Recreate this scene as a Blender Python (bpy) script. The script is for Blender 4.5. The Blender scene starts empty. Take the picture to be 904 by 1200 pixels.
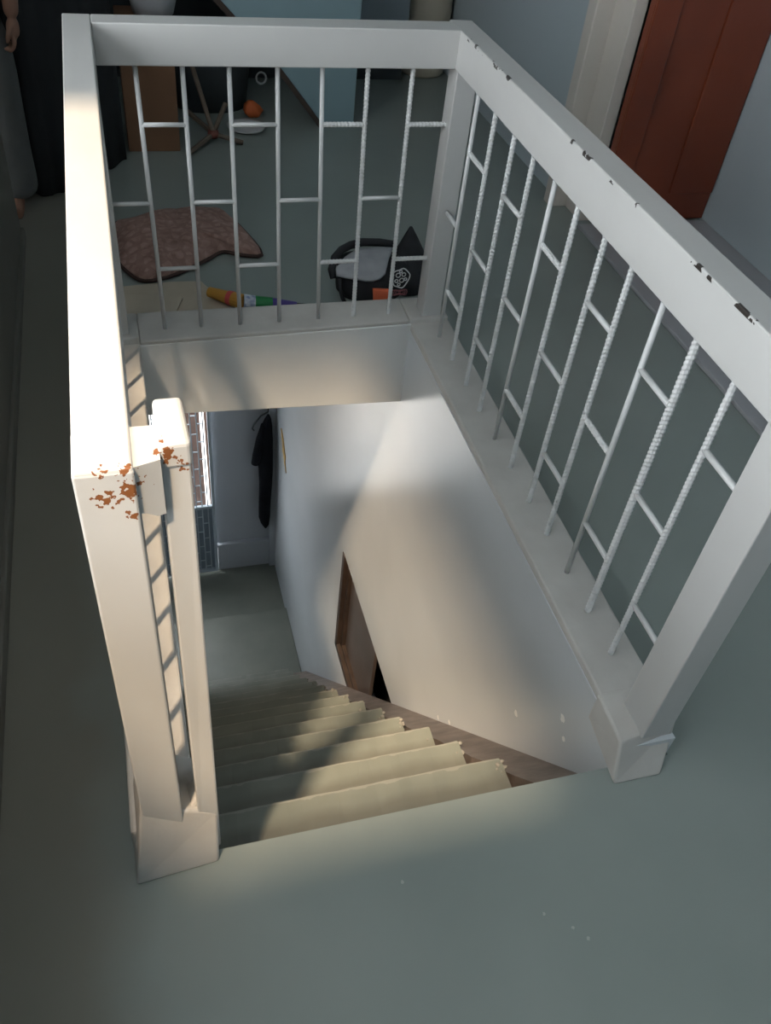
import bpy, bmesh, math, random
from mathutils import Vector, Matrix, noise as mnoise
random.seed(7)
scene = bpy.context.scene
COL = scene.collection

# ------------------------------------------------------------------ camera
R = ((0.9609034, -0.25960631, 0.09627679), (-0.1150465, -0.69062488, -0.71400391), (0.25185107, 0.67501248, -0.69349059))
cam_data = bpy.data.cameras.new('camera')
cam = bpy.data.objects.new('camera', cam_data); COL.objects.link(cam)
cam_data.sensor_fit = 'VERTICAL'; cam_data.sensor_height = 24.0
cam_data.lens = 1012.44 / 1200.0 * 24.0
cam_data.clip_start = 0.02; cam_data.clip_end = 200
X, Y, Z = Vector(R[0]), -Vector(R[1]), -Vector(R[2])
M = Matrix((X, Y, Z)).transposed().to_4x4(); M.translation = Vector((0, 0, 1.6))
cam.matrix_world = M
scene.camera = cam

# ------------------------------------------------------------------ light and exposure
scene.view_settings.view_transform = 'Standard'
scene.view_settings.look = 'None'
scene.view_settings.exposure = 0.0
scene.view_settings.gamma = 1.0
scene.view_settings.use_curve_mapping = False
W = bpy.data.worlds.new('world'); scene.world = W; W.use_nodes = True
bg = W.node_tree.nodes['Background']
bg.inputs['Color'].default_value = (0.92, 0.965, 1.0, 1); bg.inputs['Strength'].default_value = 9.0

sun = bpy.data.lights.new('sun', 'SUN'); sun.energy = 8.5; sun.angle = math.radians(4.2); sun.color = (1.0, 0.76, 0.52)
so = bpy.data.objects.new('sun', sun); COL.objects.link(so)
sdir = Vector((0.616, 0.788, -1.80)).normalized()
so.rotation_euler = sdir.to_track_quat('-Z', 'Y').to_euler(); so.location = (-2, -2, 6)

def portal(name, loc, direction, sx, sy):
    l = bpy.data.lights.new(name, 'AREA'); l.shape = 'RECTANGLE'; l.size = sx; l.size_y = sy
    l.cycles.is_portal = True
    o = bpy.data.objects.new(name, l); COL.objects.link(o); o.location = loc
    o.rotation_euler = Vector(direction).to_track_quat('-Z', 'Y').to_euler()
SKY = (-0.98, -0.22, -0.52, 1.05)          # skylight opening x0 x1 y0 y1
WIN = (-1.3, 2.0, 1.0, 2.4)               # left window y0 y1 z0 z1
portal('skylight_portal', ((SKY[0]+SKY[1])/2, (SKY[2]+SKY[3])/2, 2.71), (0, 0, -1), SKY[1]-SKY[0], SKY[3]-SKY[2])
portal('window_portal', (-1.75, (WIN[0]+WIN[1])/2, (WIN[2]+WIN[3])/2), (1, 0, 0), WIN[3]-WIN[2], WIN[1]-WIN[0])
portal('gate_portal', (-0.1, 4.9, -2.2), (0, -1, 0), 1.0, 1.5)

# ------------------------------------------------------------------ helpers
def tag(o, label=None, cat=None, group=None, kind=None):
    if label: o['label'] = label
    if cat: o['category'] = cat
    if group: o['group'] = group
    if kind: o['kind'] = kind
    return o
def empty(name, loc, label, cat, group=None):
    o = bpy.data.objects.new(name, None); COL.objects.link(o); o.location = loc; o.empty_display_size = .1
    return tag(o, label, cat, group)
def obj(name, bm, mat, parent=None, smooth=False):
    me = bpy.data.meshes.new(name); bmesh.ops.recalc_face_normals(bm, faces=bm.faces[:]); bm.to_mesh(me); bm.free()
    o = bpy.data.objects.new(name, me); COL.objects.link(o)
    me.materials.append(mat)
    if smooth:
        for p in me.polygons: p.use_smooth = True
    if parent:
        o.parent = parent; o.matrix_parent_inverse = Matrix.Translation(-parent.location)
    return o
def struct(name, bm, mat, label=None, cat=None, smooth=False):
    o = obj(name, bm, mat, None, smooth); tag(o, label, cat, None, 'structure'); return o
def merge(bm, tmp):
    me = bpy.data.meshes.new('t'); tmp.to_mesh(me); tmp.free(); bm.from_mesh(me); bpy.data.meshes.remove(me)
HF = [(0,3,2,1),(4,5,6,7),(0,1,5,4),(1,2,6,5),(2,3,7,6),(3,0,4,7)]
def hexa(bm, p, bev=0.0, seg=2):
    t = bmesh.new(); v = [t.verts.new(q) for q in p]
    for f in HF: t.faces.new([v[i] for i in f])
    bmesh.ops.recalc_face_normals(t, faces=t.faces[:])
    if bev: bmesh.ops.bevel(t, geom=t.edges[:], offset=bev, segments=seg, affect='EDGES', profile=.5)
    merge(bm, t)
def box(bm, x0, x1, y0, y1, z0, z1, bev=0.0, seg=2):
    hexa(bm, [(x0,y0,z0),(x1,y0,z0),(x1,y1,z0),(x0,y1,z0),(x0,y0,z1),(x1,y0,z1),(x1,y1,z1),(x0,y1,z1)], bev, seg)
def BX(*a, **k):
    bm = bmesh.new(); box(bm, *a, **k); return bm
def tube(bm, pts, rad, n=8, cap=True):
    """round bar along pts; rad is a number or a list"""
    pts = [Vector(p) for p in pts]; rings = []
    rr = rad if isinstance(rad, (list, tuple)) else [rad]*len(pts)
    up = None
    for i, p in enumerate(pts):
        d = (pts[min(i+1, len(pts)-1)] - pts[max(i-1, 0)]).normalized()
        if up is None:
            a = Vector((0,0,1)) if abs(d.z) < .9 else Vector((1,0,0))
            up = d.cross(a).normalized()
        up = (up - d*up.dot(d)).normalized(); s = d.cross(up)
        rings.append([bm.verts.new(p + rr[i]*(math.cos(2*math.pi*k/n)*up + math.sin(2*math.pi*k/n)*s)) for k in range(n)])
    for a, b in zip(rings, rings[1:]):
        for k in range(n): bm.faces.new((a[k], a[(k+1)%n], b[(k+1)%n], b[k]))
    if cap: bm.faces.new(rings[0][::-1]); bm.faces.new(rings[-1])
def rebar(p, q, r=.0062, ribbed=True, n=8):
    """ribbed reinforcing bar from p to q"""
    bm = bmesh.new(); p, q = Vector(p), Vector(q); d = q-p; L = d.length; d.normalize()
    a = Vector((0,1,0)) if abs(d.y) < .9 else Vector((0,0,1))
    u = d.cross(a).normalized(); s = d.cross(u)
    step = .0052 if ribbed else L
    m = max(1, int(L/step)); rings = []
    for i in range(m+1):
        t = L*i/m; rr = r*(1.2 if (ribbed and i % 2) else .96)*(1 if ribbed else 1.06)
        ring = []
        for k in range(n):
            th = 2*math.pi*k/n
            off = .0035*math.sin(th) if ribbed and 0 < i < m else 0
            ring.append(bm.verts.new(p + d*(t+off) + rr*(math.cos(th)*u + math.sin(th)*s)))
        rings.append(ring)
    for A, B in zip(rings, rings[1:]):
        for k in range(n): bm.faces.new((A[k], A[(k+1)%n], B[(k+1)%n], B[k]))
    bm.faces.new(rings[0][::-1]); bm.faces.new(rings[-1])
    return bm
def lathe(bm, prof, cx, cy, n=32):
    rings = [[bm.verts.new((cx+r*math.cos(2*math.pi*k/n), cy+r*math.sin(2*math.pi*k/n), z)) for k in range(n)] for r, z in prof]
    for a, b in zip(rings, rings[1:]):
        for k in range(n): bm.faces.new((a[k], a[(k+1)%n], b[(k+1)%n], b[k]))
    bm.faces.new(rings[0][::-1]); bm.faces.new(rings[-1])
def prism(bm, poly, axis, a, b):
    """poly = 2D points in the other two axes; extruded along axis from a to b"""
    def P(p, t):
        return {0: (t, p[0], p[1]), 1: (p[0], t, p[1]), 2: (p[0], p[1], t)}[axis]
    A = [bm.verts.new(P(p, a)) for p in poly]; B = [bm.verts.new(P(p, b)) for p in poly]
    bm.faces.new(A[::-1]); bm.faces.new(B)
    n = len(poly)
    for i in range(n): bm.faces.new((A[i], A[(i+1)%n], B[(i+1)%n], B[i]))
def loft(bm, secs, n=24):
    """secs: list of (z, cx, cy, rx, ry, wobble, phase)"""
    rings = []
    for z, cx, cy, rx, ry, w, ph in secs:
        ring = []
        for k in range(n):
            th = 2*math.pi*k/n
            f = 1 + w*math.sin(5*th+ph) + .5*w*math.sin(9*th-ph)
            ring.append(bm.verts.new((cx+rx*f*math.cos(th), cy+ry*f*math.sin(th), z)))
        rings.append(ring)
    for a, b in zip(rings, rings[1:]):
        for k in range(n): bm.faces.new((a[k], a[(k+1)%n], b[(k+1)%n], b[k]))
    bm.faces.new(rings[0][::-1]); bm.faces.new(rings[-1])

# ------------------------------------------------------------------ materials
def mat(name, col, rough=.5, var=.08, vscale=3.0, bump=.02, bscale=60.0, col2=None, metallic=0.0, spec=.5, detail=6, coat=0.0):
    m = bpy.data.materials.new(name); m.use_nodes = True; nt = m.node_tree; N = nt.nodes; L = nt.links
    b = N['Principled BSDF']; b.inputs['Roughness'].default_value = rough; b.inputs['Metallic'].default_value = metallic
    b.inputs['Specular IOR Level'].default_value = spec; b.inputs['Coat Weight'].default_value = coat
    tc = N.new('ShaderNodeNewGeometry')
    nz = N.new('ShaderNodeTexNoise'); nz.inputs['Scale'].default_value = vscale; nz.inputs['Detail'].default_value = detail
    L.new(tc.outputs['Position'], nz.inputs['Vector'])
    cr = N.new('ShaderNodeValToRGB'); cr.color_ramp.elements[0].position = .3; cr.color_ramp.elements[1].position = .7
    c2 = col2 or tuple(min(1, c*(1+var)) for c in col)
    c1 = col if col2 else tuple(c*(1-var) for c in col)
    cr.color_ramp.elements[0].color = (*c1, 1); cr.color_ramp.elements[1].color = (*c2, 1)
    L.new(nz.outputs['Fac'], cr.inputs['Fac']); L.new(cr.outputs['Color'], b.inputs['Base Color'])
    if bump:
        n2 = N.new('ShaderNodeTexNoise'); n2.inputs['Scale'].default_value = bscale; n2.inputs['Detail'].default_value = 4
        L.new(tc.outputs['Position'], n2.inputs['Vector'])
        bp = N.new('ShaderNodeBump'); bp.inputs['Strength'].default_value = bump*10; bp.inputs['Distance'].default_value = .003
        L.new(n2.outputs['Fac'], bp.inputs['Height']); L.new(bp.outputs['Normal'], b.inputs['Normal'])
    m['bc'] = cr.name
    return m
def overlay(m, mask_fn, colour, rough=None):
    """mix a second colour over a material where mask_fn (a socket built from world position) is 1"""
    nt = m.node_tree; N = nt.nodes; L = nt.links; b = N['Principled BSDF']
    src = b.inputs['Base Color'].links[0].from_socket
    mk = mask_fn(nt)
    mx = N.new('ShaderNodeMix'); mx.data_type = 'RGBA'
    L.new(mk, mx.inputs['Factor']); L.new(src, mx.inputs['A']); mx.inputs['B'].default_value = (*colour, 1)
    L.new(mx.outputs['Result'], b.inputs['Base Color'])
def mth(nt, op, a, b=None, c=None):
    n = nt.nodes.new('ShaderNodeMath'); n.operation = op
    for i, v in enumerate((a, b, c)):
        if v is None: continue
        if isinstance(v, (int, float)): n.inputs[i].default_value = v
        else: nt.links.new(v, n.inputs[i])
    return n.outputs[0]
def posxyz(nt):
    g = nt.nodes.new('ShaderNodeNewGeometry'); s = nt.nodes.new('ShaderNodeSeparateXYZ'); nt.links.new(g.outputs['Position'], s.inputs[0])
    return g.outputs['Position'], s.outputs
def nsock(nt, vec, scale, detail=3):
    n = nt.nodes.new('ShaderNodeTexNoise'); n.inputs['Scale'].default_value = scale; n.inputs['Detail'].default_value = detail
    nt.links.new(vec, n.inputs['Vector']); return n.outputs['Fac']
def near_points(points, radius, nscale=90, thr=.5):
    """blotchy spots around given points"""
    def f(nt):
        pos, _ = posxyz(nt); tot = None
        for p, r in points:
            d = nt.nodes.new('ShaderNodeVectorMath'); d.operation = 'DISTANCE'; nt.links.new(pos, d.inputs[0]); d.inputs[1].default_value = p
            k = mth(nt, 'SUBTRACT', 1.0, mth(nt, 'DIVIDE', d.outputs['Value'], r))
            tot = k if tot is None else mth(nt, 'MAXIMUM', tot, k)
        nz = nsock(nt, pos, nscale, 2)
        v = mth(nt, 'ADD', mth(nt, 'MULTIPLY', tot, .5), mth(nt, 'MULTIPLY', nz, .8))
        return mth(nt, 'GREATER_THAN', mth(nt, 'MULTIPLY', v, mth(nt, 'GREATER_THAN', tot, 0.0)), thr)
    return f

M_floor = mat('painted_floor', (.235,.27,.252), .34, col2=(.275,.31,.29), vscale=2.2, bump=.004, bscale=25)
def brown_left(nt):  # browner towards the left, with a noisy border
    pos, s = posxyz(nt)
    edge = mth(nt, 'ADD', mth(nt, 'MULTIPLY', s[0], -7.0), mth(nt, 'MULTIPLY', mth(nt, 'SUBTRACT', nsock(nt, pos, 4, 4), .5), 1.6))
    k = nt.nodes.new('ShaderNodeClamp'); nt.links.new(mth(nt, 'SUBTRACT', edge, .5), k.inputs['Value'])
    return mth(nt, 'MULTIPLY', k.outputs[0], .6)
overlay(M_floor, brown_left, (.235,.20,.155))
overlay(M_floor, near_points([(p, .0045) for p in [(0.595, 0.486, 0.0), (0.658, 0.427, 0.0), (0.638, 0.45, 0.0), (0.355, 0.6, 0.0)]], 0, 260, .55), (.40,.40,.38))
M_step = mat('painted_step', (.165,.18,.155), .42, col2=(.21,.222,.19), vscale=4, bump=.012, bscale=40)
M_stairwall = mat('pale_stair_wall', (.60,.635,.66), .26, var=.05, vscale=1.5, bump=.006, bscale=14, spec=.6)
M_beam = mat('painted_beam', (.66,.68,.68), .4, var=.05, vscale=4, bump=.01, bscale=30)
M_curb = mat('painted_curb', (.46,.445,.42), .6, col2=(.55,.535,.505), vscale=8, bump=.03, bscale=50)
M_rail = mat('white_gloss_steel', (.475,.475,.465), .38, var=.03, vscale=6, bump=.004, bscale=90)
M_bar = mat('white_painted_rebar', (.62,.63,.63), .42, var=.04, vscale=20, bump=.01, bscale=200)
M_rust = (.20,.075,.025)
M_upwall = mat('blue_grey_wall', (.28,.335,.37), .5, var=.05, vscale=1.2, bump=.008, bscale=30)
M_upwall2 = mat('pale_blue_grey_wall', (.40,.46,.49), .45, var=.04, vscale=1.2, bump=.008, bscale=30)
M_low = mat('grey_brown_wall', (.15,.145,.125), .6, var=.1, vscale=2)
M_teal = mat('teal_stair_side', (.22,.32,.35), .5, var=.06, vscale=2, bump=.01)
M_dark = mat('dark_paint_and_shade', (.035,.042,.045), .7, var=.2, vscale=3)
M_ceil = mat('ceiling_paint', (.55,.58,.58), .7, var=.03)
M_frame = mat('cream_door_frame', (.56,.52,.47), .5, var=.05, vscale=3, bump=.008)
M_board = mat('worn_brown_board', (.11,.085,.07), .55, col2=(.20,.16,.135), vscale=14, bump=.03, bscale=60)
M_wood = mat('dark_window_wood', (.030,.020,.015), .5, col2=(.06,.040,.030), vscale=12, bump=.02)
M_pane = mat('brown_shutter_panel', (.085,.065,.055), .4, col2=(.13,.105,.095), vscale=5, bump=.01)
M_void = mat('unlit_room', (.01,.01,.01), .8, var=.3)
M_door = mat('varnished_red_door', (.125,.023,.009), .36, col2=(.20,.040,.014), vscale=2.5, bump=.01, bscale=30, coat=.2)
M_lobby = mat('lobby_wall', (.41,.435,.47), .5, var=.05, vscale=1.5, bump=.01)
M_coat = mat('black_cloth', (.008,.009,.012), .9, var=.25, vscale=12, bump=.04, bscale=160, spec=.1)
M_gate = mat('grey_blue_gate_paint', (.42,.48,.53), .45, var=.05, vscale=6)
M_brick = mat('brown_render', (.17,.10,.075), .8, var=.2, vscale=5, bump=.05)

def worn_nosing(nt):
    pos, s = posxyz(nt)
    fr = mth(nt, 'FRACT', mth(nt, 'DIVIDE', mth(nt, 'SUBTRACT', s[1], .735), .195))
    e = mth(nt, 'GREATER_THAN', mth(nt, 'ADD', fr, mth(nt, 'MULTIPLY', nsock(nt, pos, 22, 4), .16)), 1.035)
    return mth(nt, 'MULTIPLY', e, .35)
def inner_tread_dark(nt):  # darkens the inner part of each tread
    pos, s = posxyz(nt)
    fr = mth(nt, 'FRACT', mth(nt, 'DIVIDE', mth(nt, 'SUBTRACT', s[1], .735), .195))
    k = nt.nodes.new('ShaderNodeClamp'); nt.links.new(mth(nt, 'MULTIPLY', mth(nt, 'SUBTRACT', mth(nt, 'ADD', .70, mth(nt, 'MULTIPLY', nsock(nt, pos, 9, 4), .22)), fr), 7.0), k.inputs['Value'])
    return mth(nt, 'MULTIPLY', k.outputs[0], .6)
M_tread = M_step.copy(); M_tread.name = 'painted_tread'
overlay(M_tread, inner_tread_dark, (.12,.115,.095)); overlay(M_tread, worn_nosing, (.36,.35,.31))
# chipped paint: dark nicks along the inner top edge of the right rail, rust at the left newel's welds
def nicks(nt):
    pos, s = posxyz(nt)
    near = mth(nt, 'MULTIPLY', mth(nt, 'LESS_THAN', mth(nt, 'ABSOLUTE', mth(nt, 'SUBTRACT', s[0], .9005)), .0042),
               mth(nt, 'GREATER_THAN', s[2], .947))
    nz = nsock(nt, pos, 26, 3)
    return mth(nt, 'MULTIPLY', near, mth(nt, 'GREATER_THAN', nz, .61))
M_railR = M_rail.copy(); M_railR.name = 'white_gloss_steel_nicked'
overlay(M_railR, nicks, (.03,.025,.022))
M_post = M_rail.copy(); M_post.name = 'white_gloss_steel_rusty'
overlay(M_post, near_points([((-.028,.739,.925),.045), ((-.055,.739,.915),.04), ((-.03,.739,.955),.03), ((-.03,.739,.885),.025), ((-.055,.739,.953),.02),((.018,.765,.95),.035), ((.03,.765,.93),.02)], 0, 130, .78), M_rust)
overlay(M_stairwall, near_points([((.858,1.42,-.905),.010), ((.858,1.5,-1.0),.009), ((.858,1.1,-.36),.011), ((.858,.93,-.12),.012), ((.858,.90,-.16),.009)], 0, 90, .45), (.9,.9,.88))

# ------------------------------------------------------------------ setting: upper storey
SW, Y0, Y1 = .858, .735, 2.30          # stairwell width, front edge, back edge
fb = bmesh.new()
box(fb, -1.6, 2.6, -2.1, Y0, -.19, 0)
box(fb, -1.6, -.115, Y0, Y1+.14, -.19, 0)
box(fb, .99, 2.6, Y0, Y1+.14, -.19, 0)
box(fb, -1.6, 2.6, Y1+.14, 5.3, -.19, 0)
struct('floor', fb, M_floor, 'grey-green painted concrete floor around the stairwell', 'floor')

# kerb round the opening (three sides) with plastered front ends
cb = bmesh.new()
hexa(cb, [(.8605,.745,-.0),(.994,.745,-.0),(.99,2.44,-.0),(.8605,2.44,-.0),(.8605,.755,.085),(.995,.765,.085),(.995,2.44,.09),(.8605,2.44,.09)], .006)
hexa(cb, [(.838,.694,0),(.952,.694,0),(.985,.86,0),(SW-.002,.86,0),(.852,.742,.088),(1.0,.768,.088),(1.0,.86,.088),(SW-.003,.86,.088)], .007, 3)
struct('trim_1', cb, M_curb, 'low pale kerb along the right side of the stairwell', 'kerb')
cb = bmesh.new()
box(cb, -.115, .003, .76, 2.44, -.188, .085, .006)
hexa(cb, [(-.116,.700,0),(.033,.712,0),(.030,.86,0),(-.116,.86,0),(-.0885,.7415,.20),(.040,.7475,.125),(.034,.86,.115),(-.0885,.86,.20)], .006, 3)
hexa(cb, [(-.03,.742,.10),(.02,.752,.10),(.02,.80,.10),(-.03,.80,.10),(-.03,.744,.115),(.022,.762,.19),(.022,.80,.19),(-.03,.80,.115)], .006, 2)
struct('trim_2', cb, M_curb, 'low pale kerb along the left side of the stairwell', 'kerb')
cb = bmesh.new()
hexa(cb, [(.003,2.312,.03),(SW,2.322,.03),(SW,2.44,.03),(.003,2.44,.03),(.003,2.299,.090),(SW,2.309,.102),(SW,2.44,.108),(.003,2.44,.108)], .006)
box(cb, -.115, .003, 2.30, 2.441, 0, .107, .006)
box(cb, SW, .99, 2.31, 2.441, 0, .107, .006)
struct('trim_3', cb, M_curb, 'pale kerb along the back of the stairwell below the back balusters', 'kerb')
cb = bmesh.new()
hexa(cb, [(.0,2.30,-.188),(SW+.01,2.302,-.222),(SW+.01,2.44,-.222),(.0,2.44,-.188),(.0,2.297,.078),(SW+.01,2.306,.088),(SW+.01,2.44,.088),(.0,2.44,.078)], .002)
struct('trim_4', cb, M_beam, 'pale painted beam under the back kerb, spanning the stairwell', 'beam')
lb = bmesh.new(); box(lb, -.50, -.362, -1.6, 3.15, 0, .90, .006); box(lb, -.52, -.350, -1.6, 3.15, 0, .05, .006)
struct('trim_5', lb, M_low, 'dark grey-brown low wall at the left edge of the frame', 'low wall')
pb = bmesh.new(); box(pb, 1.842, 2.45, .5, 3.09, 0, .018, .004)
struct('trim_6', pb, mat('pale_threshold', (.36,.36,.375), .35, var=.05, vscale=2), 'slightly raised paler floor in front of the red door', 'threshold')

# walls, ceiling
def wall_with_hole(axis, t0, t1, a0, a1, z0, z1, ha0, ha1, hz0, hz1):
    bm = bmesh.new()
    for (b0, b1, c0, c1) in ((a0, ha0, z0, z1), (ha1, a1, z0, z1), (ha0, ha1, z0, hz0), (ha0, ha1, hz1, z1)):
        if b1-b0 < 1e-4 or c1-c0 < 1e-4: continue
        if axis == 0: box(bm, t0, t1, b0, b1, c0, c1)
        else: box(bm, b0, b1, t0, t1, c0, c1)
    return bm
CZ = 2.7
struct('wall_left', wall_with_hole(0, -1.7, -1.6, -2.1, 5.3, -.19, CZ+.2, *WIN), M_upwall2)
struct('wall_front', BX(-1.6, 2.6, -2.2, -2.1, -.19, CZ+.2), M_upwall)
bw = bmesh.new(); box(bw, -1.6, 2.6, 5.2, 5.3, -.19, CZ+.2); struct('wall_back', bw, M_upwall)
rw = bmesh.new(); box(rw, 2.45, 2.6, -2.1, 3.3, 0, CZ); box(rw, 1.86, 2.6, 3.3, 5.2, 0, CZ)
struct('wall_right', rw, M_upwall2)
cbm = bmesh.new()
for (x0,x1,y0,y1) in ((-1.6,SKY[0],-2.1,5.3),(SKY[1],2.6,-2.1,5.3),(SKY[0],SKY[1],-2.1,SKY[2]),(SKY[0],SKY[1],SKY[3],5.3)):
    box(cbm, x0, x1, y0, y1, CZ, CZ+.2)
struct('ceiling', cbm, M_ceil)
wf = bmesh.new()
for y in (WIN[0], WIN[1]): box(wf, -1.70, -1.62, y-.03, y+.03, WIN[2], WIN[3])
for k in range(1, 4): box(wf, -1.68, -1.65, WIN[0]+k*.825-.015, WIN[0]+k*.825+.015, WIN[2], WIN[3])
for z in (WIN[2], WIN[3]): box(wf, -1.70, -1.62, WIN[0], WIN[1], z-.03, z+.03)
struct('window_1', wf, M_rail)
sk = bmesh.new()
dxz = sdir.x/sdir.z
x = SKY[0]-.12
while x < SKY[1]+.10:                     # added unseen slats, tilted to pass the sun and block sky light
    za, zb = 2.72, 3.08
    xa, xb = x, x + dxz*(zb-za)
    box_pts = [(xa-.003,SKY[2]-.02,za),(xa+.003,SKY[2]-.02,za),(xa+.003,SKY[3]+.02,za),(xa-.003,SKY[3]+.02,za),(xb-.003,SKY[2]-.35,zb),(xb+.003,SKY[2]-.35,zb),(xb+.003,SKY[3]+.02,zb),(xb-.003,SKY[3]+.02,zb)]
    hexa(sk, box_pts); x += .085
struct('added_slats', sk, mat('grey_slats', (.12,.12,.12), .7))

# ------------------------------------------------------------------ setting: stair shaft and lobby below
LZ = -3.62
wb = wall_with_hole(0, SW, .99, .5, 4.75, -3.8, -.19, 1.6, 2.815, -2.28, -1.535)
box(wb, SW, .985, Y0+.002, 2.36, -.19, .066)
struct('wall_right_stair', wb, M_stairwall, 'pale wall on the right of the descending stairs', 'wall')
struct('wall_left_stair', BX(-.115, .0, .5, 3.46, -3.8, -.19), M_stairwall, 'pale wall on the left of the descending stairs', 'wall')
struct('wall_front_stair', BX(-.115, .99, .45, .55, -3.8, -.19), M_stairwall)
struct('wall_lobby_left', BX(-1.7, -1.6, 3.3, 4.87, -3.8, -.19), M_lobby)
struct('wall_lobby_front', BX(-1.6, -.115, 3.3, 3.42, -3.8, -.19), M_lobby)
far = bmesh.new(); box(far, .405, 1.0, 4.75, 4.87, -3.8, -.19); box(far, -1.7, -.60, 4.75, 4.87, -3.8, -.19); box(far, -.60, .405, 4.75, 4.87, -1.45, -.19)
struct('wall_lobby_back', far, M_lobby, 'blue-grey lobby wall behind the hanging coat', 'wall')
lf = bmesh.new(); box(lf, -1.6, SW, 4.19, 4.87, -3.85, LZ-.07, .004); box(lf, -1.6, SW, 3.40, 4.19, -3.85, LZ, .006)
struct('floor_lobby', lf, M_step, 'grey-green landing and lobby floor at the bottom of the stairs', 'floor')
bb = bmesh.new(); box(bb, .41, SW-.04, 4.725, 4.75, LZ-.07, -3.40, .004); box(bb, .405, SW-.035, 4.715, 4.75, -3.415, -3.395, .003)
struct('baseboard_lobby', bb, M_lobby)
struct('trim_7', BX(SW-.045, SW, 4.70, 4.75, LZ-.07, -.19), M_lobby)
og = bmesh.new(); box(og, -8, 8, 4.87, 20, -3.95, -3.85); box(og, -8, -1.7, -4, 4.87, -3.95, -3.85)
struct('ground_outside', og, mat('pale_pavement', (.62,.60,.57), .8, var=.1, vscale=1.5))
hb = bmesh.new(); hexa(hb, [(.20,5.02,-3.85),(.371,5.02,-3.85),(.371,5.08,-3.85),(.20,5.08,-3.85),(.16,5.02,-2.0),(.353,5.02,-2.0),(.353,5.08,-2.0),(.16,5.08,-2.0)], .004)
tag(obj('wooden_board', hb, M_brick), 'brown board outside the gate, left of the bright gap', 'board')
hb = bmesh.new(); hexa(hb, [(.405,5.02,-3.85),(.60,5.02,-3.85),(.60,5.08,-3.85),(.405,5.08,-3.85),(.386,5.02,-2.0),(.60,5.02,-2.0),(.60,5.08,-2.0),(.386,5.08,-2.0)], .004)
tag(obj('wooden_board', hb, M_brick), 'brown board outside the gate, right of the bright gap', 'board')

# recessed wooden window in the right stair wall
wn = bmesh.new()
box(wn, .853, .945, 2.775, 2.815, -2.28, -1.535, .003); box(wn, .875, .93, 2.745, 2.779, -2.262, -1.55, .003)
box(wn, .853, .945, 1.60, 2.815, -2.28, -2.24, .003); box(wn, .875, .93, 1.6, 2.779, -2.262, -2.22, .003)
box(wn, .905, .945, 1.60, 2.815, -1.565, -1.535, .003)
wno = struct('window_3', wn, M_wood, 'dark wooden window recessed in the right stair wall', 'window')
obj('shutter', BX(.895, .912, 2.285, 2.755, -2.24, -1.555, bev=.003), M_pane, wno)
struct('wall_dark_room', BX(1.25, 1.35, 1.5, 2.9, -2.6, -1.3), M_void)
vb = bmesh.new(); box(vb, .99, 1.25, 1.5, 1.6, -2.6, -1.3); box(vb, .99, 1.25, 2.815, 2.9, -2.6, -1.3); box(vb, .99, 1.25, 1.5, 2.9, -2.7, -2.6); box(vb, .99, 1.25, 1.5, 2.9, -1.3, -1.2)
struct('wall_dark_room_side', vb, M_void)

# ------------------------------------------------------------------ staircase
N_R, RISE, GO = 15, -LZ/15, .195
st = empty('staircase', (.36, Y0, 0), 'steep grey-green painted concrete staircase descending away through the opening', 'stairs')
XE = .728
def rough_edge(bm, amp=.003):
    for v in bm.verts:
        n = mnoise.noise_vector(v.co*18.0); v.co += Vector((0, n.y, n.z))*amp
for k in range(1, N_R):
    zt = -k*RISE; y0 = Y0+(k-1)*GO; y1 = Y0+k*GO
    bm = bmesh.new(); box(bm, .004, XE+random.uniform(-.012,.008), y0-.02, y1, zt-RISE-.05, zt)
    bmesh.ops.subdivide_edges(bm, edges=[e for e in bm.edges if abs((e.verts[0].co-e.verts[1].co).x) > .3], cuts=24)
    bmesh.ops.bevel(bm, geom=[e for e in bm.edges if all(abs(v.co.z-zt) < 1e-4 and abs(v.co.y-y1) < 1e-4 for v in e.verts)], offset=.008, segments=2, affect='EDGES')
    rough_edge(bm, .0035)
    obj('step', bm, M_tread, st)
# sloping slab that carries the steps
bm = bmesh.new(); prism(bm, [(Y0-.1, -RISE-.20), (Y0+14*GO, LZ-.13), (Y0+14*GO, LZ-.2), (Y0-.1, -RISE-.75)], 0, 0.003, SW-.003)
obj('slab', bm, M_step, st)
# broken cement at the step ends
bm = bmesh.new()
for k in range(1, 12):
    for _ in range(9):
        t = bmesh.new(); bmesh.ops.create_icosphere(t, subdivisions=1, radius=random.uniform(.003,.009))
        c = Vector((XE+random.uniform(-.03,.0), Y0+k*GO+random.uniform(-.05,.0), -k*RISE-random.uniform(-.004,.02)))
        for v in t.verts: v.co = c + v.co*random.uniform(.6,1.2)
        merge(bm, t)
o = obj('cement_crumbs', bm, mat('crumbled_cement', (.27,.26,.23), .85, var=.3, vscale=60, bump=.05), st); o['kind'] = 'stuff'
# board along the wall
s = RISE/GO
bm = bmesh.new()
ya, yb = Y0+.012, Y0+14*GO-.02
za, zb = -(ya-Y0)*s, -(yb-Y0)*s
hexa(bm, [(.742,ya,za-.135),(SW-.002,ya,za-.135),(SW-.002,yb,zb-.135),(.742,yb,zb-.135),(.742,ya,za-.070),(SW-.002,ya,za-.070),(SW-.002,yb,zb-.070),(.742,yb,zb-.070)])
bmesh.ops.subdivide_edges(bm, edges=[e for e in bm.edges if e.calc_length() > 1], cuts=60)
for v in bm.verts:
    if v.co.x < .8: v.co.x += .010*mnoise.noise(v.co*9)
bo = obj('stair_board', bm, M_board); tag(bo, 'worn brown sloping board running down the right wall beside the steps', 'board')

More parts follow.
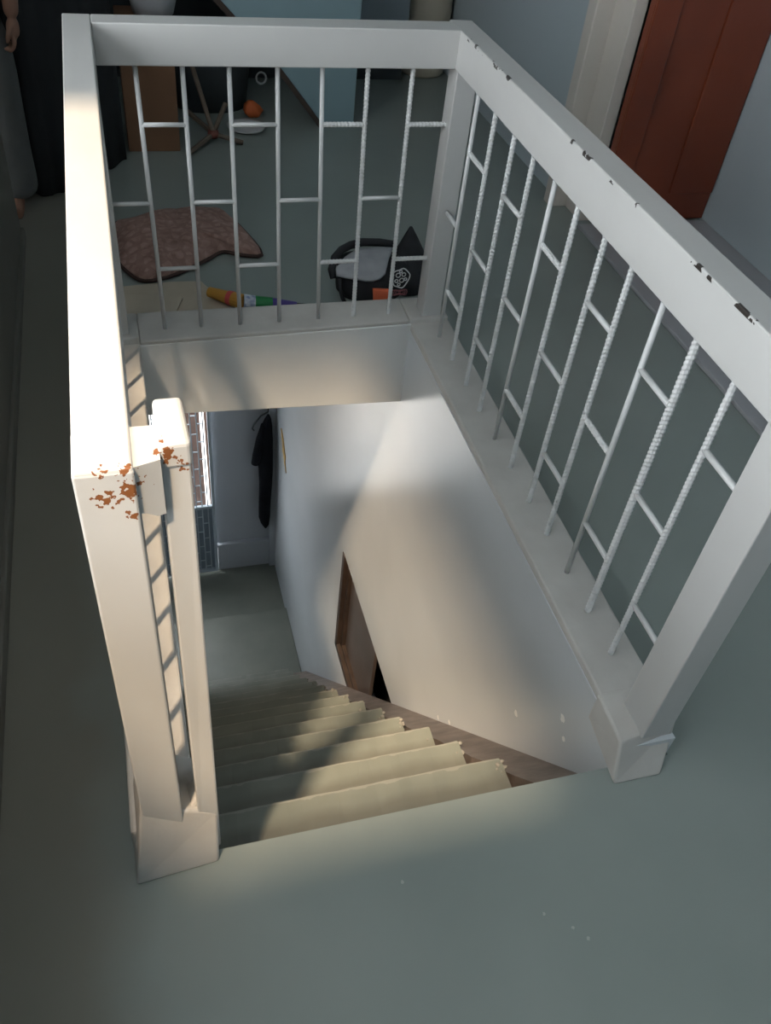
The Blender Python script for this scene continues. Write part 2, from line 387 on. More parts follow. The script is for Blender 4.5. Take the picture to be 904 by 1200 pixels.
# ------------------------------------------------------------------ railing (one welded thing)
rl = empty('stair_railing', (.43, 1.5, .09), 'white painted steel railing with rebar balusters around the stairwell', 'railing')
ZT, ZB = .955, .860
YF = .739
bm = bmesh.new(); hexa(bm, [(-.086,YF,ZB),(-.022,YF,ZB),(-.022,2.383,ZB),(-.086,2.383,ZB),(-.086,YF,ZT),(-.022,YF,ZT),(-.022,2.383,ZT),(-.086,2.383,ZT)], .003)
obj('top_rail', bm, M_post, rl)
bm = bmesh.new(); hexa(bm, [(-.022,2.318,ZB),(.90,2.330,ZB),(.90,2.41,ZB),(-.022,2.383,ZB),(-.022,2.318,ZT),(.90,2.330,ZT),(.90,2.41,ZT),(-.022,2.383,ZT)], .003)
obj('top_rail', bm, M_rail, rl)
bm = bmesh.new(); hexa(bm, [(.90,.72,.845),(.967,.72,.845),(.962,2.425,.86),(.898,2.425,.86),(.90,.72,ZT),(.967,.72,ZT),(.962,2.425,ZT),(.898,2.425,ZT)], .003)
obj('top_rail', bm, M_railR, rl)
obj('post', BX(-.0868, -.0212, YF-.001, .815, .05, ZT-.003, bev=.003), M_post, rl)
obj('post', BX(.902, .966, .742, .828, .08, .848, bev=.003), M_rail, rl)
obj('post', BX(.902, .964, 2.322, 2.39, .10, ZB+.002, bev=.003), M_rail, rl)
obj('post', BX(-.086, -.025, 2.322, 2.383, .10, ZB+.002, bev=.003), M_rail, rl)
# slim extra post, joined to the left newel by a short plate with a curved underside
bm = bmesh.new(); hexa(bm, [(.004,.742,.0),(.040,.742,.0),(.040,.83,.0),(.004,.83,.0),(.007,.765,.93),(.042,.768,.93),(.040,.848,.93),(.007,.848,.93)], .003)
hexa(bm, [(.0055,.763,.925),(.0445,.766,.925),(.042,.852,.925),(.0055,.852,.925),(.0065,.764,.963),(.044,.768,.961),(.041,.853,.963),(.0065,.853,.963)], .006, 3)
th = obj('slim_post', bm, M_post, rl); th['label'] = 'slim end post with a rounded cap'
bm = bmesh.new()
poly = [(-.026,.952),(.008,.952),(.008,.868)] + [(.008-.002-.030*math.sin(a)*1.0, .868+.012*math.sin(math.pi*i/6)) for i, a in enumerate([j*math.pi/2/6 for j in range(1,6)])] + [(-.026,.862)]
prism(bm, poly, 1, .743, .815)
for v in bm.verts:
    if v.co.y < .78: v.co.y += .010*(v.co.x+.026)/.034
obj('joining_plate', bm, M_post, rl)

def bar(name, p, q, ribbed=True, r=.0062):
    return obj(name, rebar(p, q, r, ribbed), M_bar, rl, smooth=not ribbed)
# right side balusters
RY = [2.225, 2.094, 1.960, 1.836, 1.708, 1.583, 1.448, 1.327, 1.199, 1.077, .954]
for i, y in enumerate(RY):
    bar('baluster', (.933, y, .075), (.933, y, .862), i not in (0, 4, 8), .0062 if i not in (9,) else .0074)
ys = [2.33] + RY + [.828]
for g in range(12):
    for z in ((.462,) if g % 2 == 0 else (.68, .258)):
        bar('rung', (.933, ys[g], z), (.933, ys[g+1], z), g in (1, 5, 8))
# back balusters (a little out of true)
BXT = [.068, .183, .299, .423, .541, .664, .789]; BXB = [.083, .193, .312, .436, .562, .678, .796]
for a, b in zip(BXT, BXB):
    bar('baluster', (b, 2.357, .09), (a, 2.357, .865), a > .6)
def bx_at(i, z):
    if i == 0: return -.028
    if i == 8: return .905
    t = (z-.1)/.76; return BXB[i-1]*(1-t)+BXT[i-1]*t
for g in range(8):
    for z in ((.496,) if g % 2 == 0 else (.707, .297)):
        bar('rung', (bx_at(g, z), 2.357, z), (bx_at(g+1, z), 2.357, z), g in (5, 7))
# left balusters under the sunlit rail
LYS = [2.322] + [2.322-.1255*k for k in range(1, 12)] + [.815]
for y in LYS[1:-1]: bar('baluster', (-.055, y, .075), (-.055, y, .865))
for g in range(12):
    for z in ((.462,) if g % 2 == 0 else (.68, .258)):
        bar('rung', (-.055, LYS[g], z), (-.055, LYS[g+1], z), False)

# ------------------------------------------------------------------ red door and its frame
dr = empty('door_1', (2.2, 3.1, .018), 'varnished red-brown wooden door standing beyond the right rail', 'door')
dr['kind'] = 'structure'
db = bmesh.new(); box(db, 1.925, 2.445, 3.10, 3.14, .02, 2.05, .003)
obj('leaf', db, M_door, dr)
db = bmesh.new()
box(db, 1.925, 2.03, 3.088, 3.101, .02, 2.05, .004); box(db, 2.232, 2.445, 3.093, 3.101, .135, 1.95, .005); box(db, 2.03, 2.232, 3.092, 3.101, .02, .11, .004)
obj('stile', db, M_door, dr)
jb = bmesh.new()
box(jb, 1.795, 1.875, 3.29, 3.36, 0, 2.15, .005); box(jb, 1.872, 1.925, 3.15, 3.36, 0, 2.12, .004); box(jb, 1.795, 2.45, 3.29, 3.36, 2.08, 2.15, .004)
struct('trim_8', jb, M_frame, 'cream painted frame at the left of the red door', 'door frame')

# ------------------------------------------------------------------ stairs going up at the back
us = bmesh.new()
ang = [(1.13, 0), (.953, 0), (.733, .272), (.20, .80), (-.5, 1.62), (-.5, 2.2), (1.13, 2.2)]
prism(us, ang, 1, 4.20, 4.30)
struct('wall_back_stair', us, M_teal, 'teal side wall of the stairs going up, with a sloping lower edge', 'wall')
sb = bmesh.new()
prism(sb, [(.955,-.0),(.733,.272),(.20,.80),(-.5,1.62),(-.5,1.655),(.20,.835),(.745,.292),(.985,.0)], 1, 4.185, 4.2)
struct('trim_9', sb, M_wood)
dk = bmesh.new(); box(dk, -1.2, 1.05, 4.86, 4.92, 0, 1.6)  # added dark wall: shade under the stairs put into its colour
struct('shade_wall_under_stair', dk, M_dark)

# ------------------------------------------------------------------ things on the upper floor behind the railing
def grid_sheet(bm, fn, nu, nv, thick):
    """closed sheet: fn(u,v) -> top point; bottom = z reduced by thick(u,v)"""
    T = [[bm.verts.new(fn(i/nu, j/nv)) for j in range(nv+1)] for i in range(nu+1)]
    Bt = [[bm.verts.new(fn(i/nu, j/nv) - Vector((0,0,thick(i/nu, j/nv)))) for j in range(nv+1)] for i in range(nu+1)]
    for i in range(nu):
        for j in range(nv):
            bm.faces.new((T[i][j], T[i+1][j], T[i+1][j+1], T[i][j+1])); bm.faces.new((Bt[i][j], Bt[i][j+1], Bt[i+1][j+1], Bt[i+1][j]))
    ring = [(i, 0) for i in range(nu)] + [(nu, j) for j in range(nv)] + [(i, nv) for i in range(nu, 0, -1)] + [(0, j) for j in range(nv, 0, -1)]
    for (a, b), (c, d) in zip(ring, ring[1:]+ring[:1]):
        bm.faces.new((T[a][b], Bt[a][b], Bt[c][d], T[c][d]))
# patterned brown pillow, corner pulled out to the right
M_pil = mat('brown_patterned_cloth', (.29,.17,.14), .85, col2=(.46,.30,.255), vscale=26, bump=.04, bscale=120, detail=3)
def vor(nt):
    pos, _ = posxyz(nt); v = nt.nodes.new('ShaderNodeTexVoronoi'); v.feature = 'DISTANCE_TO_EDGE'; v.inputs['Scale'].default_value = 26
    nt.links.new(pos, v.inputs['Vector']); return mth(nt, 'MULTIPLY', mth(nt, 'LESS_THAN', v.outputs['Distance'], .16), mth(nt, 'MULTIPLY', nsock(nt, pos, 30, 2), .8))
overlay(M_pil, vor, (.19,.105,.085))
c00, c10, c11, c01 = Vector((.02,2.87,0)), Vector((.20,2.84,0)), Vector((.345,3.36,0)), Vector((-.06,3.30,0))
outl = [(-.038,3.213),(.014,3.252),(.112,3.289),(.228,3.318),(.328,3.32),(.396,3.257),(.439,3.139),(.478,2.955),(.408,2.953),(.34,2.985),(.282,2.938),(.215,2.881),(.12,2.817),(.04,2.801),(-.008,2.864),(-.037,2.964)]
def smooth_ring(pts, n):
    out = []
    m = len(pts)
    for i in range(n):
        t = i*m/n; k = int(t); f = t-k
        p0, p1, p2, p3 = [Vector(pts[(k+d) % m]) for d in (-1, 0, 1, 2)]
        out.append(.5*((2*p1)+(p2-p0)*f+(2*p0-5*p1+4*p2-p3)*f*f+(3*p1-p0-3*p2+p3)*f**3))
    return out
ring = smooth_ring(outl, 52); cen = Vector((.19, 3.08))
bm = bmesh.new(); levels = []
prof = [(1.0,.010),(.985,.022),(.93,.034),(.82,.048),(.62,.060),(.38,.068),(.15,.070)]
for kf, h in prof:
    levels.append([bm.verts.new((cen.x+(p.x-cen.x)*kf, cen.y+(p.y-cen.y)*kf, h+.018*(kf<.95)*mnoise.noise(Vector((p.x*kf*9, p.y*kf*9, kf*3))))) for p in ring])
bot = [bm.verts.new((cen.x+(p.x-cen.x)*.97, cen.y+(p.y-cen.y)*.97, .001)) for p in ring]
n = len(ring)
for a, b in zip([bot]+levels, levels):
    for k in range(n): bm.faces.new((a[k], a[(k+1)%n], b[(k+1)%n], b[k]))
bm.faces.new(bot[::-1]); bm.faces.new(levels[-1])
po = empty('pillow', (.19,3.08,0), 'brown patterned flat pillow lying on the floor behind the back balusters', 'pillow')
obj('cushion', bm, M_pil, po, True)
bm = bmesh.new(); tube(bm, [(p.x, p.y, .010) for p in ring]+[(ring[0].x, ring[0].y, .010)], .007, 8)
o = obj('piping', bm, mat('dark_piping', (.06,.032,.026), .8), po, True); o['label'] = 'dark edging'
# flattened cardboard
M_card = mat('pale_cardboard', (.46,.40,.31), .8, col2=(.54,.475,.38), vscale=6, bump=.01, bscale=40)
bm = bmesh.new(); prism(bm, [(-.06,2.47),(.34,2.47),(.345,2.56),(.27,2.70),(.235,2.785),(.13,2.79),(-.06,2.77)], 2, 0.0, .008)
hexa(bm, [(-.05,2.49,.009),(.10,2.49,.009),(.16,2.66,.012),(-.05,2.70,.012),(-.05,2.49,.013),(.10,2.49,.013),(.16,2.66,.022),(-.05,2.70,.024)], .001)
tag(obj('cardboard_sheet', bm, M_card), 'flattened pale cardboard sheet lying between brown pillow and back kerb', 'cardboard')
# banded tube
tb = empty('party_tube', (.4,2.60,.02), 'slim yellow, green and purple banded tube lying behind the back kerb', 'tube')
P = lambda t: (Vector((.250,2.665,.034)).lerp(Vector((.356,2.580,.038)), t/.36) if t <= .36 else Vector((.356,2.580,.038)).lerp(Vector((.575,2.560,.026)), (t-.36)/.69))
def seg(name, t0, t1, r0, r1, m):
    bm = bmesh.new(); tube(bm, [P(t0).lerp(P(t1), i/4) for i in range(5)], [r0+(r1-r0)*i/4 for i in range(5)], 16); return obj(name, bm, m, tb)
seg('yellow_band', 0, .36, .017, .027, mat('yellow_plastic', (.52,.27,.05), .4))
seg('pink_band', .20, .245, .0245, .0255, mat('pink_plastic', (.6,.09,.10), .4))
seg('white_band', .36, .48, .028, .024, mat('white_blue_wrap', (.20,.25,.42), .5, col2=(.62,.66,.70), vscale=70, detail=1))
seg('green_band', .48, .66, .024, .021, mat('green_plastic', (.015,.20,.055), .4))
seg('purple_band', .66, .92, .020, .009, mat('purple_plastic', (.075,.05,.26), .4))
seg('tip', .92, 1.05, .006, .004, M_dark)
# black tote bag with pale lining
bg_o = empty('tote_bag', (.83,2.68,0), 'black tote bag with grey lining slumped beside the back right post', 'bag')
M_bag = mat('black_bag_cloth', (.014,.015,.018), .8, var=.3, vscale=20, bump=.03)
bm = bmesh.new()
loft(bm, [(.002,.825,2.68,.118,.090,.03,0),(.03,.825,2.68,.124,.096,.03,.5),(.07,.825,2.682,.128,.098,.035,1),(.10,.825,2.69,.125,.090,.04,1.6),(.115,.83,2.70,.105,.070,.05,2.2),(.121,.835,2.71,.07,.04,.05,2.6)], 36)
obj('bag_body', bm, M_bag, bg_o, True)
def poly_at(pts, t):
    t = max(0, min(.9999, t))*(len(pts)-1); k = int(t); return Vector(pts[k]).lerp(Vector(pts[k+1]), t-k)
LO = [(.681,2.62,.094),(.709,2.597,.097),(.741,2.585,.098),(.774,2.578,.093),(.802,2.578,.091),(.826,2.580,.097),(.848,2.59,.109)]
HI = [(.684,2.64,.106),(.725,2.69,.122),(.768,2.72,.130),(.808,2.73,.132),(.841,2.735,.132),(.872,2.735,.132),(.912,2.73,.130)]
def lin(u, v):
    p = poly_at(LO, u).lerp(poly_at(HI, u), v); p.z += .007+.016*math.sin(math.pi*v)*(.85+.15*math.sin(7*u+2*v)) + .004*math.sin(13*v+3*u)*math.sin(math.pi*v); return p
bm = bmesh.new(); grid_sheet(bm, lin, 24, 10, lambda u, v: .006)
o = obj('lining', bm, mat('grey_lining', (.33,.34,.36), .7, var=.12, vscale=18, bump=.03), bg_o, True); o['label'] = 'grey folded lining'
bm = bmesh.new(); tube(bm, [(.672,2.625,.085),(.668,2.64,.110),(.690,2.69,.128),(.722,2.728,.136),(.76,2.755,.138),(.81,2.775,.138),(.875,2.775,.134),(.93,2.765,.130)], [.010,.013,.014,.014,.014,.014,.014,.012], 10); obj('rolled_rim', bm, M_bag, bg_o, True)
bm = bmesh.new(); loft(bm, [(.004,.965,2.70,.065,.085,.03,0),(.06,.975,2.71,.065,.080,.03,.2),(.11,.985,2.75,.052,.045,.03,.4),(.15,.988,2.77,.028,.022,.03,.8),(.188,.988,2.78,.005,.004,.0,0)], 18)
obj('corner_flap', bm, M_bag, bg_o, True)
bm = bmesh.new(); tube(bm, [(.690,2.605,.094),(.692,2.595,.06),(.700,2.588,.03),(.712,2.585,.008)], .007, 8); obj('strap', bm, M_bag, bg_o, True)
# white outlined doodle and orange patch on the bag's front face
fy = 2.570
bm = bmesh.new(); n = 28
cx, cz = .903, .098
loop = [(cx+.032*math.cos(2*math.pi*i/n)*(1+.10*math.sin(3*2*math.pi*i/n)), fy+.012, cz+.036*math.sin(2*math.pi*i/n)*(1+.08*math.cos(5*2*math.pi*i/n))) for i in range(n+1)]
tube(bm, loop, .0022, 6)
for (dx, dz, r) in ((-.010,.012,.008),(.010,.014,.007),(-.014,-.010,.006),(.005,-.008,.008),(.018,-.004,.005),(-.002,.026,.005),(-.004,-.024,.005)):
    l2 = [(cx+dx+r*math.cos(2*math.pi*i/10), fy+.012, cz+dz+r*math.sin(2*math.pi*i/10)) for i in range(11)]; tube(bm, l2, .0019, 5)
o = obj('print', bm, mat('white_print', (.62,.62,.62), .6), bg_o); o['label'] = 'white outlined doodle print'
bm = bmesh.new(); hexa(bm, [(.812,fy-.002,.004),(.868,fy-.002,.004),(.868,fy+.014,.004),(.812,fy+.014,.004),(.804,fy-.002,.066),(.864,fy-.002,.060),(.864,fy+.014,.060),(.804,fy+.014,.066)], .003)
o = obj('patch', bm, mat('orange_patch', (.75,.16,.07), .6), bg_o); o['label'] = 'orange patch'
bm = bmesh.new()
for k in range(3):
    l2 = [(.905+.028*math.cos(2*math.pi*i/14)*(1-.25*k), fy+.012, .043+.012*math.sin(2*math.pi*i/14)*(1-.25*k)+.004*math.sin(6*math.pi*i/14)) for i in range(15)]; tube(bm, l2, .0016, 5)
o = obj('emblem', bm, mat('pink_print', (.30,.11,.12), .6), bg_o); o['label'] = 'small dull pink emblem'

# tall brown cardboard box
bxo = empty('cardboard_box', (.17,4.0,0), 'tall brown cardboard box standing at the back behind the railing', 'box')
M_cb = mat('brown_cardboard', (.17,.085,.045), .8, col2=(.215,.11,.06), vscale=5, bump=.01)
bm = bmesh.new(); box(bm, .055, .275, 3.92, 4.12, .0, .52, .004); obj('carton', bm, M_cb, bxo)
bm = bmesh.new(); hexa(bm, [(.06,3.90,.50),(.27,3.90,.50),(.27,3.92,.52),(.06,3.92,.52),(.06,3.88,.44),(.27,3.88,.44),(.27,3.885,.44),(.06,3.885,.44)]); obj('flap', bm, M_cb, bxo)
bm = bmesh.new(); loft(bm, [(.52,.21,4.02,.08,.08,.06,0),(.60,.21,4.02,.10,.09,.08,1),(.70,.20,4.02,.07,.07,.1,2),(.74,.20,4.02,.03,.03,.1,2)], 20)
tag(obj('sack', bm, mat('pale_sack_cloth', (.30,.31,.32), .8, bump=.04), None, True), 'pale grey bundle on top of the tall brown box', 'bundle')
# added dark sheet standing in for the dark area beside the box
bm = bmesh.new()
def cur(u, v):
    x = -.46+.50*u; y = 3.60-.115*min(1,u/.4) if u < .4 else 3.485+.34*(u-.4)/.6
    return Vector((x, y+.016*math.sin(34*u)*(.4+.6*(1-v)), .004+1.9*v))
nu, nv = 60, 8
T = [[bm.verts.new(cur(i/nu, j/nv)) for j in range(nv+1)] for i in range(nu+1)]
B2 = [[bm.verts.new(cur(i/nu, j/nv)+Vector((0,.012,0))) for j in range(nv+1)] for i in range(nu+1)]
for i in range(nu):
    for j in range(nv):
        bm.faces.new((T[i][j], T[i+1][j], T[i+1][j+1], T[i][j+1])); bm.faces.new((B2[i][j], B2[i][j+1], B2[i+1][j+1], B2[i+1][j]))
for j in range(nv):
    bm.faces.new((T[0][j], T[0][j+1], B2[0][j+1], B2[0][j])); bm.faces.new((T[nu][j], B2[nu][j], B2[nu][j+1], T[nu][j+1]))
for i in range(nu):
    bm.faces.new((T[i][0], B2[i][0], B2[i+1][0], T[i+1][0])); bm.faces.new((T[i][nv], T[i+1][nv], B2[i+1][nv], B2[i][nv]))
ct = obj('dark_sheet', bm, mat('black_sheet', (.012,.014,.016), .9, var=.2), None, True); tag(ct, 'black cloth hanging to the floor behind the railing\'s back left corner', 'dark_sheet')
# wooden crossed stand
M_stick = mat('pale_stick', (.10,.075,.055), .7, col2=(.15,.115,.085), vscale=20)
sd = empty('folding_stand', (.43,4.02,0), 'crossed wooden sticks of a small folded stand on the back floor', 'stand')
for (x1,y1,z1) in ((.30,3.86,.012),(.33,4.12,.10),(.36,4.15,.30),(.50,4.10,.14),(.56,3.98,.012)):
    bm = bmesh.new(); tube(bm, [(.43,4.0,.045), (x1,y1,z1)], .011, 8); obj('stick', bm, M_stick, sd)
bm = bmesh.new(); lathe(bm, [(.022,.03),(.026,.045),(.022,.06)], .43, 4.0, 14); obj('hub', bm, mat('red_brown_hub', (.17,.05,.035), .6), sd, True)
# orange thing, pale dish, ring
bm = bmesh.new(); loft(bm, [(.003,.66,4.33,.03,.03,.1,0),(.025,.66,4.33,.048,.04,.14,1),(.05,.655,4.33,.036,.034,.16,2),(.072,.65,4.33,.012,.012,.1,2)], 20)
tag(obj('orange_bundle', bm, mat('orange_cloth', (.55,.12,.03), .7), None, True), 'small orange bundle on the floor under the stairs', 'bundle')
bm = bmesh.new(); lathe(bm, [(.04,.0),(.085,.014),(.09,.02),(.08,.018),(.04,.006)], .60, 4.16, 28)
tag(obj('dish', bm, mat('white_enamel', (.55,.56,.57), .4), None, True), 'pale shallow dish on the floor in front of the orange bundle', 'dish')
bm = bmesh.new(); tube(bm, [(.675+.022*math.cos(2*math.pi*i/20), 4.176, .225+.024*math.sin(2*math.pi*i/20)) for i in range(21)], .005, 8)
tag(obj('metal_ring', bm, mat('dull_metal', (.22,.23,.23), .5, metallic=.6), None, True), 'small metal ring hanging on the sloping edge of the teal stair wall', 'ring')
# dark storage crates under the stairs
bm = bmesh.new(); loft(bm, [(.0,.47,4.5,.18,.14,.03,0),(.2,.47,4.5,.20,.15,.05,1),(.34,.45,4.5,.12,.10,.08,2),(.37,.45,4.5,.04,.04,.08,2)], 24)
tag(obj('sack', bm, M_dark, None, True), 'dark stuffed sack in the shade under the stairs', 'sack')
# cream barrel
br = empty('barrel', (1.775,5.0,0), 'cream upright barrel against the back wall', 'barrel')
bm = bmesh.new(); lathe(bm, [(.115,.0),(.125,.012),(.128,.10),(.128,.30),(.131,.32),(.128,.34),(.128,.60),(.12,.62)], 1.72, 5.0, 36)
obj('drum', bm, mat('cream_plastic', (.48,.43,.34), .5, var=.05), br, True)
bm = bmesh.new(); lathe(bm, [(.133,.61),(.135,.64),(.12,.65)], 1.72, 5.0, 36); obj('lid', bm, mat('cream_lid', (.44,.40,.32), .5), br, True)
# dark cupboard at back between stairs and barrel
cb_o = empty('cupboard', (1.36,4.9,0), 'low grey-teal cupboard at the back between stair wall and barrel', 'cupboard')
bm = bmesh.new(); box(bm, 1.13, 1.56, 4.82, 5.18, .10, .8, .005); obj('carcass', bm, M_upwall, cb_o)
bm = bmesh.new(); box(bm, 1.12, 1.57, 4.80, 5.19, .8, .825, .005); obj('worktop', bm, M_dark, cb_o)
bm = bmesh.new(); box(bm, 1.13, 1.56, 4.86, 5.16, .0, .10); obj('plinth', bm, M_dark, cb_o)

# ------------------------------------------------------------------ things in the lobby
ch = empty('coat', (.775,4.70,-2.1), 'long black coat on a hanger at the lobby wall corner', 'coat')
secs = []
for z, xl, xr, ry in ((-3.21,.775,.792,.015),(-3.17,.752,.812,.03),(-3.10,.735,.818,.04),(-2.95,.733,.822,.048),(-2.75,.737,.828,.052),(-2.60,.735,.833,.055),(-2.45,.728,.836,.055),(-2.32,.738,.836,.05),(-2.22,.755,.832,.04),(-2.15,.78,.822,.025),(-2.12,.795,.812,.015)):
    secs.append((z-.0, (xl+xr)/2-.006, 4.675, (xr-xl)/2, ry, .07, z*6))
bm = bmesh.new(); loft(bm, secs, 36); obj('coat_body', bm, M_coat, ch, True)
bm = bmesh.new(); tube(bm, [(.775,4.67,-2.20),(.745,4.665,-2.32),(.715,4.66,-2.46),(.700,4.66,-2.535)], [.03,.036,.034,.028], 14); obj('sleeve', bm, M_coat, ch, True)
bm = bmesh.new(); tube(bm, [(.70,4.69,-2.255),(.688,4.69,-2.235),(.70,4.69,-2.20),(.75,4.69,-2.13),(.80,4.69,-2.10),(.80,4.69,-2.04),(.785,4.69,-2.015),(.77,4.69,-2.03)], .006, 8)
o = obj('hanger', bm, M_dark, ch, True); o['label'] = 'dark wire hanger'
bm = bmesh.new(); tube(bm, [(.785,4.75,-2.03),(.785,4.69,-2.03),(.785,4.682,-2.005)], .008, 8); lathe(bm, [(.016,-2.05),(.016,-2.01)], .785, 4.745, 12)
tag(obj('coat_hook', bm, M_dark), 'dark hook on the lobby wall that carries the coat', 'hook')
# yellow paper ornament on the stair wall
bm = bmesh.new(); prism(bm, [(4.50,-2.10),(4.42,-2.13),(4.37,-2.19),(4.33,-2.22),(4.345,-2.26),(4.30,-2.33),(4.35,-2.30),(4.40,-2.25),(4.43,-2.24),(4.445,-2.18)], 0, SW-.006, SW)
tag(obj('paper_ornament', bm, mat('yellow_paper', (.50,.30,.06), .6, var=.2, vscale=30)), 'thin yellow paper ornament on the right wall near the coat', 'ornament')
# grille gate
gt = empty('security_gate', (-.1,4.71,LZ-.07), 'grey barred security gate at the far left of the lobby', 'gate')
gz0, gz1 = LZ-.05, -1.47
bm = bmesh.new()
for x in (-.585, -.10, .395): box(bm, x-.012, x+.012, 4.70, 4.725, gz0, gz1, .002)
for z in (gz0+.012, -2.96, gz1-.012): box(bm, -.585, .395, 4.70, 4.725, z-.012, z+.012, .002)
obj('gate_frame', bm, M_gate, gt)
obj('sheet_panel', BX(-.575, .385, 4.730, 4.736, gz0, -2.96), mat('dull_blue_sheet', (.22,.27,.32), .6), gt)
gx = [.395-.042*k for k in range(1, 23)]
for x in gx:
    bm = bmesh.new(); tube(bm, [(x,4.712,gz0),(x,4.712,gz1)], .005, 6); obj('bar', bm, M_gate, gt)
rest = bmesh.new()
for i in range(len(gx)-1):
    z = gz0+.06+(.07 if i % 2 else 0)
    while z < gz1:
        bm = bmesh.new() if i < 6 else rest
        tube(bm, [(gx[i],4.712,z),(gx[i+1],4.712,z)], .0045, 6); z += .16
        if i < 6: obj('cross_rung', bm, M_gate, gt)
tag(obj('cross_rungs', rest, M_gate, gt), kind='stuff')

# ------------------------------------------------------------------ person at the left edge of the frame
def skin_body(name, joints, edges, sub=2):
    """joints: (position, rx); returns an object with skin + subdivision"""
    me = bpy.data.meshes.new(name); me.from_pydata([j[0] for j in joints], edges, [])
    o = bpy.data.objects.new(name, me); COL.objects.link(o)
    md = o.modifiers.new('skin', 'SKIN'); md.use_smooth_shade = True
    for v, j in zip(me.skin_vertices[0].data, joints):
        r = j[1]; v.radius = r if isinstance(r, tuple) else (r, r)
    me.skin_vertices[0].data[0].use_root = True
    s2 = o.modifiers.new('sub', 'SUBSURF'); s2.levels = sub; s2.render_levels = sub
    return o
def chain(pts, rads):
    return [(p, r) for p, r in zip(pts, rads)], [(i, i+1) for i in range(len(pts)-1)]
def frozen(objs, name, m, parent=None, voxel=None):
    dg = bpy.context.evaluated_depsgraph_get(); bm = bmesh.new()
    for o in objs:
        me = bpy.data.meshes.new_from_object(o.evaluated_get(dg)); bm.from_mesh(me); bpy.data.meshes.remove(me)
        bpy.data.objects.remove(o)
    r = obj(name, bm, m, parent, True)
    if voxel:
        md = r.modifiers.new('remesh', 'REMESH'); md.mode = 'VOXEL'; md.voxel_size = voxel; md.use_smooth_shade = True
    return r
px, py = -.475, 3.42
pe = empty('person', (px, py, 0), 'person standing at the left edge of the frame, bare arm hanging, grey trousers', 'person')
M_skin = mat('brown_skin', (.26,.135,.09), .55, var=.06, vscale=12, bump=.004)
parts = []
jt = [((px,py,.74),(.11,.08)),((px,py,.86),(.105,.075)),((px,py+.005,1.02),(.12,.08)),((px,py+.01,1.15),(.125,.07)),((px,py+.01,1.215),(.05,.05)),((px,py,1.27),(.042,.045)),
      ((px,py-.008,1.345),(.066,.082)),((px,py-.008,1.415),(.062,.078)),((px,py,1.455),(.035,.045)),
      ((px+.135,py+.01,1.165),.045),((px+.165,py+.015,1.06),.038),((px+.188,py+.02,.92),.037),((px+.196,py,.80),.036),((px+.196,py-.012,.70),.027),((px+.190,py-.02,.655),.026),
      ((px-.135,py+.01,1.165),.045),((px-.165,py+.015,1.06),.038),((px-.180,py+.02,.92),.033),((px-.19,py,.80),.031),((px-.194,py-.012,.70),.024),((px-.194,py-.02,.655),.026),
      ((px+.085,py,.68),.078),((px+.09,py-.005,.42),.055),((px+.092,py+.01,.27),.05),((px+.092,py+.015,.08),.032),((px+.094,py-.03,.035),(.035,.03)),((px+.097,py-.12,.022),(.036,.02)),
      ((px-.085,py,.68),.078),((px-.09,py-.005,.42),.055),((px-.092,py+.01,.27),.05),((px-.092,py+.015,.08),.032),((px-.094,py-.03,.035),(.035,.03)),((px-.097,py-.12,.022),(.036,.02))]
ed = [(0,1),(1,2),(2,3),(3,4),(4,5),(5,6),(6,7),(7,8),(3,9),(9,10),(10,11),(11,12),(12,13),(13,14),(3,15),(15,16),(16,17),(17,18),(18,19),(19,20),
      (0,21),(21,22),(22,23),(23,24),(24,25),(25,26),(0,27),(27,28),(28,29),(29,30),(30,31),(31,32)]
parts.append(skin_body('b', jt, ed))
for sgn in (1, -1):
    hx, hy, hz = px+sgn*.192, py-.02, .655
    j, e = chain([(hx,hy,hz+.01),(hx-sgn*.002,hy-.004,hz-.03),(hx-sgn*.004,hy-.006,hz-.06)], [(.019,.030),(.017,.036),(.013,.034)]); parts.append(skin_body('b', j, e))
    for q, (dy, ln) in enumerate(((-.030,.060),(-.011,.068),(.008,.063),(.025,.050))):
        a = (hx-sgn*.003, hy-.004+dy*.8, hz-.045); b = (hx-sgn*.004, hy-.006+dy, hz-.07)
        c = (hx-sgn*.020, hy-.008+dy, hz-.07-ln*.30); d = (hx-sgn*.040, hy-.008+dy, hz-.07-ln*.06)
        j, e = chain([a, b, c, d], [.0085,.0085,.0078,.006]); parts.append(skin_body('b', j, e, 1))
    j, e = chain([(hx-sgn*.006,hy-.020,hz-.008),(hx-sgn*.016,hy-.046,hz-.032),(hx-sgn*.024,hy-.052,hz-.062)], [.011,.0098,.0075]); parts.append(skin_body('b', j, e, 1))
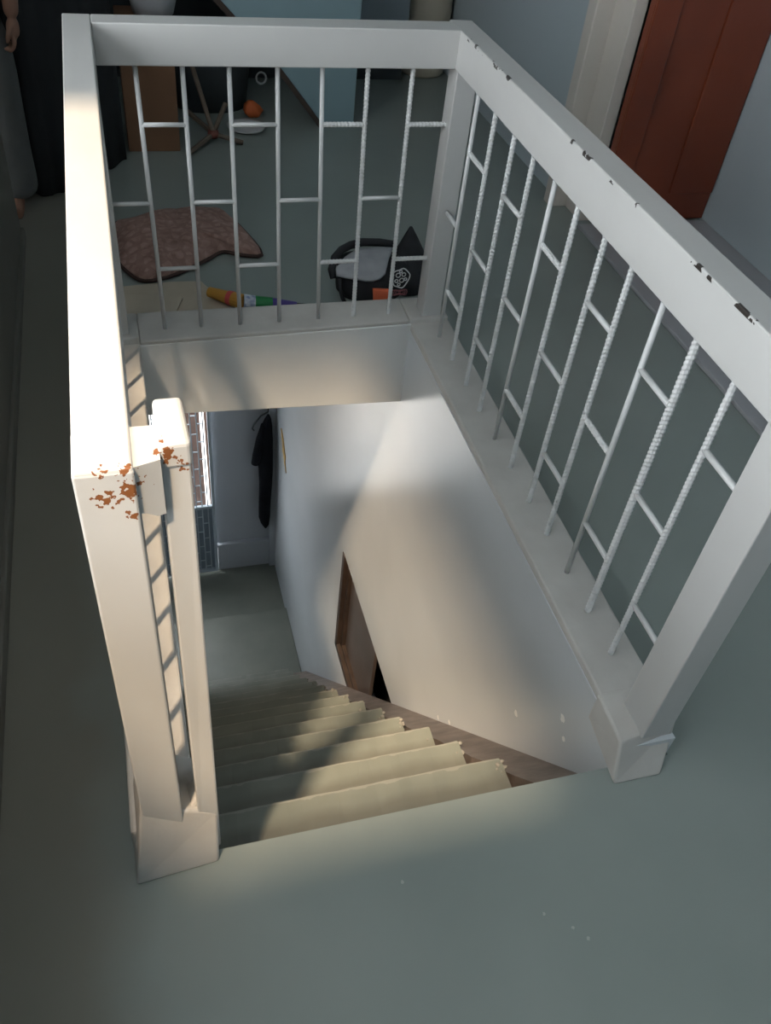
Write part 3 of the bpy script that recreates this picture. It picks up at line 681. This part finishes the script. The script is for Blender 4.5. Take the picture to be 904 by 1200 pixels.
# nose and ears
j, e = chain([(px,py-.082,1.385),(px,py-.098,1.36),(px,py-.090,1.352)], [.009,.013,.010]); parts.append(skin_body('b', j, e, 1))
for sgn in (1, -1):
    j, e = chain([(px+sgn*.066,py+.0,1.385),(px+sgn*.072,py+.005,1.355)], [(.008,.018),(.007,.012)]); parts.append(skin_body('b', j, e, 1))
frozen(parts, 'body', M_skin, pe, .0055)
# trousers, shirt, hair
tj = [((px,py,.76),(.125,.095)),((px,py,.70),(.13,.10)),((px+.095,py,.60),.098),((px+.098,py-.005,.42),.085),((px+.100,py+.005,.22),.080),((px+.100,py-.004,.03),.088),
      ((px-.095,py,.60),.098),((px-.098,py-.005,.42),.085),((px-.100,py+.005,.22),.080),((px-.100,py+.008,.045),.078)]
frozen([skin_body('t', tj, [(0,1),(1,2),(2,3),(3,4),(4,5),(1,6),(6,7),(7,8),(8,9)])], 'trousers', mat('grey_trousers', (.085,.09,.088), .9, col2=(.12,.122,.118), vscale=9, bump=.05, bscale=60), pe)
sj = [((px,py,.72),(.13,.10)),((px,py,.88),(.122,.092)),((px,py+.005,1.04),(.135,.095)),((px,py+.01,1.165),(.13,.083)),((px+.14,py+.01,1.165),.060),((px+.172,py+.016,1.04),.054),((px-.14,py+.01,1.165),.060),((px-.172,py+.016,1.04),.054)]
frozen([skin_body('t', sj, [(0,1),(1,2),(2,3),(3,4),(4,5),(3,6),(6,7)])], 'shirt', mat('dark_shirt', (.03,.035,.045), .9, bump=.04), pe)
bm = bmesh.new(); loft(bm, [(1.36,px,py+.030,.070,.060,.02,0),(1.40,px,py+.018,.076,.078,.02,.5),(1.44,px,py+.006,.070,.078,.02,1),(1.47,px,py+.004,.048,.055,.02,1),(1.482,px,py+.004,.015,.02,0,1)], 24)
obj('hair', bm, M_coat, pe, True)
M_eye = mat('eye_dark', (.02,.015,.012), .2)
for sgn in (1, -1):
    t = bmesh.new(); bmesh.ops.create_icosphere(t, subdivisions=2, radius=.0105)
    for v in t.verts: v.co += Vector((px+sgn*.028, py-.080, 1.385))
    obj('eye', t, M_eye, pe, True)
bm = bmesh.new(); tube(bm, [(px-.022,py-.083,1.326),(px,py-.088,1.325),(px+.022,py-.083,1.326)], [.003,.006,.003], 8)
obj('lips', bm, mat('lip_brown', (.18,.07,.055), .5), pe, True)
